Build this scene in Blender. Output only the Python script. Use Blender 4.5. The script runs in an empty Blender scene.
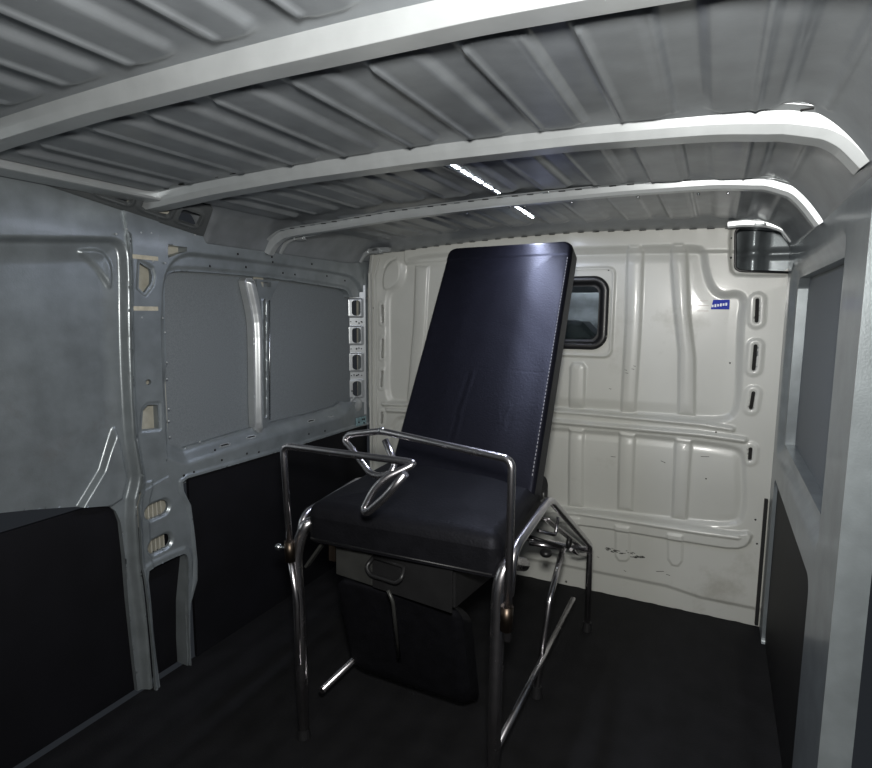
import bpy, bmesh, math, random
import numpy as np
from mathutils import Vector, Matrix
random.seed(4)
S = bpy.context.scene
COL = S.collection

# ------------------------------------------------------------------ camera
YAW, PITCH, ROLL = map(math.radians, (26.28, 7.09, .35))
FPX = 568.0
FW = np.array([-math.sin(YAW)*math.cos(PITCH), math.cos(YAW)*math.cos(PITCH), -math.sin(PITCH)])
_r = np.array([math.cos(YAW), math.sin(YAW), 0]); _u = np.cross(_r, FW)
RT = _r*math.cos(ROLL)+_u*math.sin(ROLL); UP = np.cross(RT, FW)
CAM = np.array([1.567, -2.42, 1.206])
cd = bpy.data.cameras.new('camera'); cam = bpy.data.objects.new('camera', cd); COL.objects.link(cam)
cd.sensor_width = 36; cd.lens = FPX/872*36; cd.clip_start = .02
m = Matrix.Identity(4)
for i in range(3):
    m[i][0], m[i][1], m[i][2], m[i][3] = RT[i], UP[i], -FW[i], CAM[i]
cam.matrix_world = m
S.camera = cam

# ------------------------------------------------------------------ world, lights, exposure
S.view_settings.view_transform = 'Standard'; S.view_settings.look = 'None'
S.view_settings.gamma = 1; S.view_settings.use_curve_mapping = False
S.view_settings.exposure = 0.30
w = bpy.data.worlds.new('night'); S.world = w; w.use_nodes = True
w.node_tree.nodes['Background'].inputs[0].default_value = (.75, .85, 1, 1)
w.node_tree.nodes['Background'].inputs[1].default_value = .018
def area(name, loc, target, size, power, col=(1, 1, 1), sy=None):
    l = bpy.data.lights.new(name, 'AREA'); l.energy = power; l.color = col; l.size = size
    l.shape = 'DISK' if sy is None else 'RECTANGLE'
    if sy: l.size_y = sy
    o = bpy.data.objects.new(name, l); COL.objects.link(o); o.location = loc
    o.rotation_euler = (Vector(target)-Vector(loc)).to_track_quat('-Z', 'Y').to_euler()
    return o
area('camera_flash', (1.56, -2.40, 1.33), (.95, -.2, 1.0), .10, 25, (1, .985, .94))       # flash on the camera's hot shoe
area('led_strip_glow', (.955, -.95, 1.535), (.955, -.95, 0), .025, 3.0, (.74, .80, 1), .40)  # light of the LED strip, rear length
area('led_strip_glow', (.94, -.50, 1.535), (.94, -.50, 0), .025, 2.2, (.74, .80, 1), .34)  # front length

# ------------------------------------------------------------------ pixel -> point on a real plane
def on(px, py, ax, val):
    d = FW+RT*(px-436)/FPX-UP*(py-384)/FPX
    return CAM+d*((val-CAM[ax])/d[ax])
def BP(pts): return [(float(on(x, y, 1, 0)[0]), float(on(x, y, 1, 0)[2])) for x, y in pts]     # bulkhead (X, Z)
def LP(pts): return [(float(on(x, y, 0, 0)[1]), float(on(x, y, 0, 0)[2])) for x, y in pts]     # left side (Y, Z)
WX = 1.78                                                                                       # inner width

# ------------------------------------------------------------------ materials
def mat(name, col, rough=.5, metal=0, noise=0, nscale=40, bump=0, bscale=60, coat=0, emit=0, spec=.5, dirt=None, trans=0, tint=None):
    M = bpy.data.materials.new(name); M.use_nodes = True; N = M.node_tree.nodes; L = M.node_tree.links
    b = N['Principled BSDF']
    b.inputs['Base Color'].default_value = (*col, 1); b.inputs['Roughness'].default_value = rough
    b.inputs['Metallic'].default_value = metal; b.inputs['Coat Weight'].default_value = coat
    b.inputs['Coat Roughness'].default_value = .12; b.inputs['Specular IOR Level'].default_value = spec
    b.inputs['Transmission Weight'].default_value = trans
    if tint: b.inputs['Specular Tint'].default_value = (*tint, 1)
    tc = N.new('ShaderNodeTexCoord')
    src = None
    if noise:
        n = N.new('ShaderNodeTexNoise'); n.inputs['Scale'].default_value = nscale; n.inputs['Detail'].default_value = 6
        L.new(tc.outputs['Object'], n.inputs['Vector'])
        r = N.new('ShaderNodeMapRange'); r.inputs[1].default_value = .3; r.inputs[2].default_value = .7
        r.inputs[3].default_value = 1-noise; r.inputs[4].default_value = 1+noise
        L.new(n.outputs['Fac'], r.inputs[0])
        mx = N.new('ShaderNodeVectorMath'); mx.operation = 'SCALE'; mx.inputs[0].default_value = col
        L.new(r.outputs[0], mx.inputs['Scale']); L.new(mx.outputs[0], b.inputs['Base Color']); src = mx.outputs[0]
    if dirt:
        n = N.new('ShaderNodeTexNoise'); n.inputs['Scale'].default_value = dirt[1]; n.inputs['Detail'].default_value = 9
        n.inputs['Roughness'].default_value = .7
        L.new(tc.outputs['Object'], n.inputs['Vector'])
        r = N.new('ShaderNodeMapRange'); r.inputs[1].default_value = dirt[2]; r.inputs[2].default_value = dirt[2]+.12
        L.new(n.outputs['Fac'], r.inputs[0])
        mm = N.new('ShaderNodeMix'); mm.data_type = 'RGBA'
        L.new(r.outputs[0], mm.inputs[0])
        if src: L.new(src, mm.inputs[6])
        else: mm.inputs[6].default_value = (*col, 1)
        mm.inputs[7].default_value = (*dirt[0], 1); L.new(mm.outputs[2], b.inputs['Base Color'])
        if len(dirt) > 3:
            r2 = N.new('ShaderNodeMapRange'); r2.inputs[3].default_value = rough; r2.inputs[4].default_value = dirt[3]
            L.new(r.outputs[0], r2.inputs[0]); L.new(r2.outputs[0], b.inputs['Roughness'])
    if bump:
        n = N.new('ShaderNodeTexNoise'); n.inputs['Scale'].default_value = bscale; n.inputs['Detail'].default_value = 4
        L.new(tc.outputs['Object'], n.inputs['Vector'])
        bp = N.new('ShaderNodeBump'); bp.inputs['Strength'].default_value = bump; bp.inputs['Distance'].default_value = .002
        L.new(n.outputs['Fac'], bp.inputs['Height']); L.new(bp.outputs[0], b.inputs['Normal'])
    if emit:
        b.inputs['Emission Color'].default_value = (*col, 1); b.inputs['Emission Strength'].default_value = emit
    return M
M = dict(
    silver=mat('silver_grey_body_paint', (.195, .218, .230), .34, .40, .16, 14, .14, 220, coat=.25, dirt=((.17, .18, .185), 5, .60)),
    silver_dark=mat('darker_grey_paint', (.10, .108, .112), .45, .3, .10, 9),  # darker grey than the silver, for the cove plate
    skin=mat('outer_skin_primer', (.135, .150, .158), .62, 0, .16, 260, .15, 400),
    roof=mat('roof_sheet_paint', (.19, .205, .22), .34, .30, .15, 14, .05, 200, coat=.2),
    beam=mat('crossbeam_paint', (.40, .42, .43), .30, .5, .06, 20, 0, coat=.3),
    cream=mat('cream_bulkhead_paint', (.47, .475, .445), .39, 0, .05, 3, .05, 40, coat=.15, dirt=((.37, .365, .33), 2.2, .58, .46)),
    cavity=mat('cavity_undercoat', (.34, .33, .28), .6, 0, .15, 30),
    liner=mat('black_film_faced_plywood', (.0035, .0035, .005), .6, 0, .3, 6, .15, 120, spec=.25, dirt=((.014, .014, .016), 14, .70)),
    floor=mat('black_rubber_floor', (.006, .006, .007), .7, 0, .3, 12, .5, 250, spec=.25),
    vinyl=mat('black_vinyl', (.0036, .0036, .0055), .43, 0, .15, 60, .35, 170, spec=.24, tint=(.76, .79, 1)),
    vinyl_dull=mat('dull_black_vinyl', (.0034, .0034, .0042), .56, 0, .25, 30, .45, 150, spec=.15, dirt=((.006, .006, .007), 26, .66), tint=(.84, .86, 1)),  # duller vinyl copy; the seat's darker shade is set in its finish
    vinyl_side=mat('black_vinyl_side', (.003, .003, .004), .5, 0, .1, 60, .2, 190),
    chrome=mat('worn_chrome', (.62, .60, .62), .26, 1, .12, 40, .04, 80, dirt=((.16, .12, .09), 22, .62, .5)),
    steel=mat('painted_steel', (.045, .046, .044), .45, .5, .2, 15, dirt=((.12, .115, .10), 12, .6)),
    darksteel=mat('dark_steel', (.02, .02, .021), .4, .5, .2, 15),
    brass=mat('tarnished_clamp_metal', (.075, .058, .045), .4, 1, .2, 30),
    rubber=mat('black_rubber_gasket', (.012, .012, .013), .38, bump=.1),
    black=mat('black_trim_and_hole_dark', (.006, .006, .006), .8),  # clips and edge strip, also the painted dark of holes and slots
    rivet=mat('bright_rivet', (.6, .62, .64), .25, 1),
    seal=mat('beige_sealant', (.42, .39, .31), .6, 0, .2, 60),
    white=mat('white_thread', (.20, .20, .21), .7),
    led=mat('led_emitter', (.86, .93, 1), .5, emit=30),
    ledback=mat('led_backing', (.7, .68, .6), .5),
    blue=mat('blue_label_film', (.012, .03, .36), .55, spec=.2),
    whitetxt=mat('white_print', (.75, .78, .85), .5),
    ghost=mat('faded_grey_print', (.42, .36, .34), .45),
    scuff=mat('black_scuff', (.03, .03, .028), .7),
    teal=mat('teal_grey_primer', (.16, .25, .27), .5, 0, .35, 80),
    cab=mat('cab_grey_fabric', (.22, .235, .25), .8, 0, .2, 20),
    cabdark=mat('cab_dark_trim', (.03, .035, .04), .6),
)
g = bpy.data.materials.new('window_glass'); g.use_nodes = True
gb = g.node_tree.nodes['Principled BSDF']; gb.inputs['Base Color'].default_value = (.85, .92, .95, 1)
gb.inputs['Roughness'].default_value = .03; gb.inputs['Transmission Weight'].default_value = 1; gb.inputs['IOR'].default_value = 1.1
M['glass'] = g

# ------------------------------------------------------------------ object helpers
def link(name, me, material=None, parent=None):
    o = bpy.data.objects.new(name, me); COL.objects.link(o)
    if material is not None: me.materials.append(M[material] if isinstance(material, str) else material)
    if parent is not None: o.parent = parent
    return o
def struct(o): o['kind'] = 'structure'; return o
def empty(name, loc=(0, 0, 0)):
    o = bpy.data.objects.new(name, None); COL.objects.link(o); o.location = loc; o.empty_display_size = .05; return o
def tag(o, label, cat, group=None):
    o['label'] = label; o['category'] = cat
    if group: o['group'] = group
    return o
def root_offset(parent):
    v = Vector((0, 0, 0))
    while parent is not None: v += Vector(parent.location); parent = parent.parent
    return v
def mesh_np(name, V, F, material, parent=None, smooth=True, flat_from=None):
    """V in world coordinates; shifted into the parent's space"""
    V = np.asarray(V, float)-np.array(root_offset(parent))
    me = bpy.data.meshes.new(name); F = np.asarray(F, np.int32)
    me.vertices.add(len(V)); me.vertices.foreach_set('co', V.ravel().astype(np.float32))
    k = F.shape[1]
    me.loops.add(F.size); me.loops.foreach_set('vertex_index', F.ravel())
    me.polygons.add(len(F)); me.polygons.foreach_set('loop_start', np.arange(0, F.size, k, dtype=np.int32))
    me.update(calc_edges=True)
    sm_ = np.full(len(F), smooth)
    if flat_from is not None: sm_[flat_from:] = False
    me.polygons.foreach_set('use_smooth', sm_)
    me.validate(); me.update()
    return link(name, me, material, parent)
def bm_obj(name, bm, material, parent=None, smooth=False):
    off = root_offset(parent)
    for v in bm.verts: v.co -= off
    me = bpy.data.meshes.new(name); bm.normal_update(); bm.to_mesh(me); bm.free()
    for p in me.polygons: p.use_smooth = smooth
    return link(name, me, material, parent)
def box_bm(bm, c, s, rot=None, bev=0):
    r = bmesh.ops.create_cube(bm, size=1)
    vs = r['verts']
    mt = Matrix.Translation(c) @ (rot.to_4x4() if rot is not None else Matrix.Identity(4)) @ Matrix.Diagonal((*s, 1))
    bmesh.ops.transform(bm, matrix=mt, verts=vs)
    if bev:
        es = {e for v in vs for e in v.link_edges}
        bmesh.ops.bevel(bm, geom=list(es), offset=bev, segments=2, affect='EDGES', profile=.6)
    return bm
def box(name, c, s, material, parent=None, rot=None, bev=.002):
    bm = bmesh.new(); box_bm(bm, c, s, rot, bev); return bm_obj(name, bm, material, parent)
def fillet(P, rad):
    P = [Vector(p) for p in P]; out = [P[0]]
    for i in range(1, len(P)-1):
        a, b, c = P[i-1], P[i], P[i+1]
        r = min(rad, (a-b).length*.48, (c-b).length*.48)
        p0 = b+(a-b).normalized()*r; p1 = b+(c-b).normalized()*r
        for k in range(7):
            t = k/6; out.append(p0*(1-t)**2+b*2*t*(1-t)+p1*t*t)
    out.append(P[-1]); return out
def tube(name, P, r, material, parent=None, fr=.03, seg=14, radii=None):
    P = fillet(P, fr) if fr else [Vector(p) for p in P]
    n = len(P); T = [(P[min(i+1, n-1)]-P[max(i-1, 0)]).normalized() for i in range(n)]
    nrm = T[0].orthogonal().normalized(); V = []; F = []
    for i in range(n):
        nrm = (nrm-T[i]*nrm.dot(T[i])).normalized(); bi = T[i].cross(nrm)
        rr = r if radii is None else np.interp(i/(n-1), *radii)
        for k in range(seg):
            a = 2*math.pi*k/seg; V.append(P[i]+(nrm*math.cos(a)+bi*math.sin(a))*rr)
        if i:
            for k in range(seg):
                k2 = (k+1) % seg; F.append(((i-1)*seg+k, (i-1)*seg+k2, i*seg+k2, i*seg+k))
    bm = bmesh.new(); bv = [bm.verts.new(v) for v in V]
    for f in F: bm.faces.new([bv[i] for i in f]).smooth = True
    bm.faces.new(bv[:seg][::-1]); bm.faces.new(bv[-seg:])
    off = root_offset(parent)
    for v in bm.verts: v.co -= off
    me = bpy.data.meshes.new(name); bm.to_mesh(me); bm.free()
    return link(name, me, material, parent)
def ball(name, c, r, material, parent=None, scale=(1, 1, 1), rot=None):
    bm = bmesh.new(); bmesh.ops.create_uvsphere(bm, u_segments=12, v_segments=8, radius=r)
    bmesh.ops.transform(bm, matrix=Matrix.Translation(c) @ (rot.to_4x4() if rot else Matrix.Identity(4)) @ Matrix.Diagonal((*scale, 1)), verts=bm.verts)
    return bm_obj(name, bm, material, parent, True)

# ------------------------------------------------------------------ distance fields and pressed sheets
def sd_box(u, v, cu, cv, hu, hv, r=0):
    qu = np.abs(u-cu)-(hu-r); qv = np.abs(v-cv)-(hv-r)
    return np.hypot(np.maximum(qu, 0), np.maximum(qv, 0))+np.minimum(np.maximum(qu, qv), 0)-r
def sd_path(u, v, P):
    d = np.full(u.shape, 9.)
    for (a, b), (c, e) in zip(P[:-1], P[1:]):
        du, dv = c-a, e-b; t = np.clip(((u-a)*du+(v-b)*dv)/(du*du+dv*dv+1e-12), 0, 1)
        d = np.minimum(d, np.hypot(u-a-du*t, v-b-dv*t))
    return d
def sd_poly(u, v, P):
    d = sd_path(u, v, P+[P[0]]); ins = np.zeros(u.shape, bool)
    for (a, b), (c, e) in zip(P, P[1:]+[P[0]]):
        if b == e: continue
        ins ^= ((b > v) != (e > v)) & (u < (c-a)*(v-b)/(e-b)+a)
    return np.where(ins, -d, d)
def chaikin(P, n=2, closed=True):
    for _ in range(n):
        Q = [] if closed else [P[0]]
        for (a, b), (c, e) in zip(P, (P[1:]+[P[0]]) if closed else P[1:]):
            Q += [(.75*a+.25*c, .75*b+.25*e), (.25*a+.75*c, .25*b+.75*e)]
        if not closed: Q.append(P[-1])
        P = Q
    return P
def sm(d, w):                       # 1 inside, 0 outside, soft over w
    t = np.clip(.5-d/w, 0, 1); return t*t*(3-2*t)
def relief(name, mapf, ur, vr, step, hf, mask, material, parent=None, skirt=.01, back=False):
    nu = int(round((ur[1]-ur[0])/step))+1; nv = int(round((vr[1]-vr[0])/step))+1
    u, v = np.meshgrid(np.linspace(*ur, nu), np.linspace(*vr, nv), indexing='ij')
    sd = mask(u, v) if mask is not None else np.full(u.shape, -1.)
    if mask is not None:
        e = step*.1
        gu = (mask(u+e, v)-sd)/e; gv = (mask(u, v+e)-sd)/e
        gl = np.maximum(np.hypot(gu, gv), 1e-6); near = np.abs(sd) < step*.72
        k = np.where(near & (gl > .5), sd/gl**2, 0)
        u = u-gu*k; v = v-gv*k
    uc = (u[:-1, :-1]+u[1:, :-1]+u[:-1, 1:]+u[1:, 1:])/4; vc = (v[:-1, :-1]+v[1:, :-1]+v[:-1, 1:]+v[1:, 1:])/4
    keep = (mask(uc, vc) < 0) if mask is not None else np.ones(uc.shape, bool)
    h = hf(u, v)
    P = np.stack(mapf(u, v, h), -1).reshape(-1, 3)
    idx = np.arange(nu*nv).reshape(nu, nv)
    Q = np.stack([idx[:-1, :-1], idx[1:, :-1], idx[1:, 1:], idx[:-1, 1:]], -1)[keep]
    used, inv = np.unique(Q.ravel(), return_inverse=True)
    V = P[used]; F = inv.reshape(-1, 4); nf = len(F)
    # skirt along every open edge
    E = np.concatenate([F[:, [0, 1]], F[:, [1, 2]], F[:, [2, 3]], F[:, [3, 0]]])
    key = np.sort(E, 1); code = key[:, 0].astype(np.int64)*len(V)+key[:, 1]
    uq, fi, ct = np.unique(code, return_index=True, return_counts=True)
    B = E[fi[ct == 1]]
    if skirt and len(B):
        uu, vv = u.ravel()[used], v.ravel()[used]
        if callable(skirt): hb = skirt(uu, vv)
        else: hb = h.ravel()[used]-skirt
        low = np.stack(mapf(uu, vv, hb), -1)
        bu, binv = np.unique(B.ravel(), return_inverse=True); binv = binv.reshape(-1, 2)
        n0 = len(V); V = np.concatenate([V, V[bu], low[bu]]); nb = len(bu)
        SK = np.stack([binv[:, 0]+n0, binv[:, 0]+n0+nb, binv[:, 1]+n0+nb, binv[:, 1]+n0], 1)
        if back:
            n1 = len(V); V = np.concatenate([V, low]); SK = np.concatenate([SK, F[:, ::-1]+n1])
        F = np.concatenate([F, SK])
    return mesh_np(name, V, F, material, parent, True, nf)
ZERO = lambda u, v: np.zeros(u.shape)
mapL = lambda u, v, h: (h+0*u, u, v)                 # left side, proud = +X
mapR = lambda u, v, h: (WX-h+0*u, u, v)
mapB = lambda u, v, h: (u, -h+0*u, v)                # bulkhead, proud = -Y

# ================================================================== BULKHEAD (front wall)
wall_front = struct(empty('wall_front', (.9, 0, 0)))
main_recess = chaikin(BP([(403, 257), (403, 276), (398, 286), (388, 292), (386, 305), (387, 350), (386, 398), (396, 404), (560, 409), (700, 420), (728, 420),
                          (738, 408), (739.5, 372), (741, 320), (745, 300), (738, 293), (722, 296), (711, 288), (705, 268), (704, 253), (697, 247), (620, 249), (500, 253)]), 2)
mid_recess = chaikin(BP([(388, 414), (386, 480), (388, 500), (420, 500), (560, 508), (690, 522), (738, 526), (745, 510), (744, 470), (743, 452), (728, 446), (640, 436), (560, 430), (440, 419)]), 2)
rib_up = BP([(384, 404), (470, 405.5), (580, 412.5), (700, 424), (732, 429)])
rib_up2 = BP([(388, 410), (470, 413.5), (580, 423.5), (700, 434), (744, 440)])
rail_lo = chaikin(BP([(386, 496), (470, 501), (580, 509.5), (700, 527), (734, 533), (752, 532), (748, 544), (735, 548), (700, 543), (580, 523), (470, 512), (386, 505)]), 1)
rail_lo_ridge = BP([(386, 497), (470, 503), (580, 512), (700, 531), (738, 536)])
def ribp(L, R):                     # a vertical rib between its left and right edge lines
    return BP(L+R[::-1])
ribs_main = [
    ribp([(630, 246.5), (627, 251), (627, 262), (625.5, 328), (620.7, 412)], [(640, 246.5), (643, 251), (642.8, 262), (640.5, 328), (635, 412)]),
    ribp([(674, 245), (671, 249.5), (671, 262), (675, 313), (679, 352), (678, 414)], [(683, 245), (686.5, 249.5), (687, 262), (689, 313), (694.5, 358), (694.5, 416)]),
    ribp([(573, 363), (570.5, 367), (569, 408)], [(582, 363), (585.3, 367), (584, 408)]),
    ribp([(414.8, 266), (412.6, 325), (406, 404)], [(428, 266), (425, 325), (418, 404)]),
    ribp([(520, 363), (519, 404)], [(536, 363), (535, 404)]),
]
ribs_mid = [
    ribp([(619.7, 433), (617.6, 509)], [(635, 435), (632, 511)]),
    ribp([(675.5, 439), (672, 518)], [(691.5, 441), (686.5, 520)]),
    ribp([(569.4, 429), (568, 506)], [(583.5, 430), (582, 507)]),
    ribp([(412, 417), (410, 500)], [(424, 418), (422, 500)]),
]
ribs_low = [
    ribp([(615.6, 524), (615.8, 556), (619, 560.5)], [(629.5, 526), (629.5, 558), (626, 561)]),
    ribp([(667.7, 532), (668, 559), (672, 565)], [(682.8, 534), (682, 561), (678, 566)]),
    ribp([(566, 515), (566, 548)], [(580, 517), (580, 550)]),
]
win_c, win_h = (.945, 1.211), (.215, .152)      # window centre and half-size of its gasket
winp = (.945, 1.213, .232, .182)
slots = [BP([(a, b), (c, d)]) for a, b, c, d in [(382, 306, 382.5, 322), (382.6, 340, 382.3, 357), (382.3, 372, 381.5, 386), (382, 413, 381.5, 423),
          (757.4, 300, 756.6, 321), (755.6, 346, 753.6, 369), (753.4, 393, 751, 408), (750.6, 449, 749.8, 459)]]
port = (1.725, 1.44, .095, .078)   # opening at the upper right
lowcurve = BP([(440, 545), (560, 565), (592, 571.5), (666, 586.5), (700, 598), (740, 606)])
def cut_slots(u, v):
    d = np.full(u.shape, 9.)
    for s in slots: d = np.minimum(d, sd_path(u, v, s)-.0065)
    return d
port_poly = chaikin(BP([(735, 229), (735, 268), (739, 271), (800, 271), (800, 226), (740, 226)]), 1)
def mask_bulk(u, v):
    d = -np.minimum(cut_slots(u, v), sd_poly(u, v, port_poly))
    return np.maximum(d, sd_box(u, v, win_c[0], win_c[1], win_h[0]-.012, win_h[1]-.012, .06)*-1)
arc_boss = chaikin(BP([(383, 290), (384, 272), (391, 262), (399, 259), (401, 275), (397, 284), (390, 289)]), 2)
arc_groove = BP([(384.5, 268), (387, 263), (391, 260), (396, 258)])
def h_bulk(u, v):
    h = -.020*sm(sd_poly(u, v, main_recess), .030)
    h += -.014*sm(sd_poly(u, v, mid_recess), .026)
    # gentle barrel: each pressed field bulges a little
    h += .010*sm(sd_poly(u, v, mid_recess)+.02, .04)*np.sin(np.clip((v-.38)/.36, 0, 1)*math.pi)
    h += -.010*0+.018*sm(sd_poly(u, v, main_recess)+.03, .06)*np.sin(np.clip((u-.1)/1.5, 0, 1)*math.pi)
    for r in ribs_main+ribs_mid:
        d = sd_poly(u, v, r); h += .009*sm(d, .012)+.0045*np.sin(np.clip(-d/.03, 0, 1)*math.pi/2)
    for r in ribs_low: h += .006*sm(sd_poly(u, v, r), .010)
    h += .013*sm(sd_path(u, v, rib_up)-.008, .014)+.015*sm(sd_path(u, v, rib_up2)-.009, .014)
    h += .018*sm(sd_poly(u, v, rail_lo)-.002, .012)+.007*sm(sd_path(u, v, rail_lo_ridge)-.007, .010)
    h += .010*sm(sd_box(u, v, *winp, .03)-.002, .010)-.004*sm(sd_box(u, v, winp[0], winp[1], winp[2]-.006, winp[3]-.006, .025), .005)
    h += -.010*sm(sd_poly(u, v, [(-.1, -.1), (-.1, lowcurve[0][1])]+lowcurve+[(2, lowcurve[-1][1]), (2, -.1)]), .022)
    h += .008*sm(sd_poly(u, v, arc_boss), .010)-.006*sm(sd_path(u, v, arc_groove)-.003, .006)
    h += .009*sm(-(v-1.475), .02)*0+.010*sm(-(v-1.455+.03*(u-.9)**2), .014)*(u > .2)
    for s in slots[:4]: h += .003*sm(sd_path(u, v, s)-.022, .01)
    for s in slots[4:]: h += .004*sm(sd_path(u, v, s)-.026, .014)
    for s in slots: h += -.004*sm(sd_path(u, v, s)-.007, .006)
    h += -.012*sm(sd_poly(u, v, port_poly)-.016, .012)
    h += .0015*np.sin(u*7+1)*np.sin(v*9)
    return h
relief('bulkhead_sheet', mapB, (0.012, WX+.02), (0, 1.56), .004, h_bulk, mask_bulk, 'cream', wall_front, .022)
# box of the right rear pillar seen in the upper right opening
port_back = relief('pillar_cavity', mapB, (1.54, 2.0), (1.30, 1.60), .01,
    lambda u, v: -.16+.07*sm(np.abs(u-1.67)-.03, .05)+.02*sm(np.abs(v-1.44)-.01, .02), None, 'silver', wall_front, .01)
port_back['label'] = 'silver grey sheet behind the black rimmed opening'
pk = BP([(738, 232), (738, 268), (741, 270), (800, 270)])
tube('opening_rim', [(x, -.004, z) for x, z in BP([(790, 227), (735.5, 228.5), (735, 268), (740, 271), (790, 272.5)])], .0045, 'rubber', wall_front, .02, 8)
bm = bmesh.new()
for s in slots:            # black boxes stand in for the dark inside of each slot
    for (a, b), (c, e) in zip(s[:-1], s[1:]): box_bm(bm, ((a+c)/2, .022, (b+e)/2), (.03, .004, abs(e-b)+.03))
bm_obj('slot_dark', bm, 'black', wall_front)
for i, (px, py, r) in enumerate([(495, 240.5, .005), (541.5, 238), (592.5, 235.5), (666.5, 233), (608.5, 270), (458, 243), (633, 366), (635, 363),
        (716, 432.5), (700.5, 537), (707, 479), (731, 245), (731, 258), (375.5, 352), (375, 391), (373, 262), (605, 355), (565, 582), (730, 309), (755, 520), (757, 544), (394, 405)]
        if False else [(p+(.004,))[:3] for p in [(495, 240.5, .006), (541.5, 238, .006), (592.5, 235.5, .006), (666.5, 233, .006), (608.5, 270, .004), (458, 243, .005),
        (716, 432.5, .004), (705.5, 538.5, .005), (706, 479, .003), (731, 238, .004), (731, 257.5, .004), (375.5, 352, .005), (375.5, 390, .005), (566, 582, .005), (730, 363, .003),
        (755.5, 520, .004), (757, 544, .004), (394.5, 405, .005), (373.5, 308, .006)]]):
    c = on(px, py, 1, -.003); ball('bolt', (c[0], c[1]+.004, c[2]), r, 'steel', wall_front, (1, .8, 1))
# corner flange between side and bulkhead
def strip(name, pts, wdt, dep, material, parent):     # bent sheet strip swept along Z
    bm = bmesh.new()
    for a, b in zip(pts[:-1], pts[1:]):
        a, b = Vector(a), Vector(b); d = (b-a); box_bm(bm, (a+b)/2, (wdt, dep, d.length), d.to_track_quat('Z', 'Y').to_matrix(), .0015)
    return bm_obj(name, bm, material, parent)
strip('corner_flange', [(.012, -.012, .0), (.012, -.012, 1.40), (.03, -.02, 1.49)], .010, .02, 'cream', wall_front)
strip('corner_flange', [(.034, -.006, .0), (.034, -.006, 1.38), (.06, -.008, 1.47)], .012, .008, 'cream', wall_front)
# scuffs on the lower field
bm = bmesh.new()
for k in range(46):
    t = random.random(); px = 606+t*38; py = 548.5+t*8+random.gauss(0, 1.0)
    if px > 632: py = 557+random.gauss(0, .5)
    c = on(px+random.gauss(0, 1), py, 1, 0); hh = float(h_bulk(np.array([c[0]]), np.array([c[2]]))[0])
    box_bm(bm, (c[0], -hh-.0004, c[2]), (random.uniform(.004, .018), .0006, random.uniform(.0015, .004)), Matrix.Rotation(random.uniform(-.1, .4), 3, 'Y'))
for px, py, l in [(598, 557, .01), (625, 571, .01), (660, 571.5, .03), (668, 575, .015), (633, 369, .012), (626, 370, .01), (627, 373, .012), (634.5, 366, .01), (705, 457, .03), (663, 462, .02), (613, 457, .02), (610, 389, .01)]:
    c = on(px, py, 1, 0); hh = float(h_bulk(np.array([c[0]]), np.array([c[2]]))[0])
    box_bm(bm, (c[0], -hh-.0004, c[2]), (l, .0006, .002), Matrix.Rotation(random.uniform(-.3, .4), 3, 'Y'))
o = bm_obj('scuff_mark', bm, 'scuff', wall_front)

# window in the bulkhead
window_1 = struct(empty('window_1', (win_c[0], 0, win_c[1])))
mapW = mapB
relief('gasket', mapW, (win_c[0]-.24, win_c[0]+.24), (win_c[1]-.18, win_c[1]+.18), .004,
    lambda u, v: .004+.013*np.sqrt(np.clip(1-((sd_box(u, v, *win_c, *win_h, .065)+.016)/.017)**2, 0, 1))-.004*sm(sd_box(u, v, *win_c, win_h[0]-.026, win_h[1]-.026, .04), .004),
    lambda u, v: np.maximum(sd_box(u, v, *win_c, *win_h, .065), -sd_box(u, v, *win_c, win_h[0]-.042, win_h[1]-.042, .035)), 'rubber', window_1, .02)
relief('pane', lambda u, v, h: (u, .012-h+0*u, v), (win_c[0]-.2, win_c[0]+.2), (win_c[1]-.14, win_c[1]+.14), .02, ZERO,
       lambda u, v: sd_box(u, v, *win_c, win_h[0]-.025, win_h[1]-.025, .05), 'glass', window_1, .004, True)
# cab behind the window: seat back with head restraint, windscreen pillar, dark trim
cabin = tag(empty('cab_seat', (1.05, .55, 0)), 'grey fabric cab seat seen through the small bulkhead window', 'seat')
relief('backrest', lambda u, v, h: (u, .36-h+.22*(v-1), v), (.85, 1.45), (.0, 1.33), .02, lambda u, v: .03*np.sin(np.clip((u-.85)/.6, 0, 1)*math.pi)+.006*np.sin(v*50),
       lambda u, v: np.maximum(sd_box(u, v, 1.10, .65, .30, .66, .1), -9), 'cab', cabin, .12)
relief('head_restraint', lambda u, v, h: (u, .53-h, v), (1.0, 1.32), (1.30, 1.50), .02, lambda u, v: .03*np.cos((u-1.15)*6), lambda u, v: sd_box(u, v, 1.16, 1.40, .14, .08, .05), 'cabdark', cabin, .09)
dk = [(float(p[0]), float(p[2])) for p in (on(*q, 1, .16) for q in [(520, 322), (566, 320), (583, 322), (600, 340), (606, 352), (520, 352)])]
relief('added_dark_shape', lambda u, v, h: (u, .16-h, v), (.80, 1.35), (.95, 1.3), .006, lambda u, v: .012*sm(sd_poly(u, v, dk)+.01, .02), lambda u, v: sd_poly(u, v, dk), 'cabdark', cabin, .15)  # added dark shape for the darker area low behind the pane
wall_back = struct(box('wall_cab', (.9, 1.3, .8), (2.2, .03, 1.9), 'cab'))
area('cab_fill_light', (1.0, .28, 1.52), (1.05, .7, 1.0), .12, .8, (.92, .96, 1))  # added fill lamp, brightens the cab behind the pane
struct(box('trim_1', (.9, .66, 1.58), (2.2, 1.3, .03), 'cabdark'))

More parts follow.
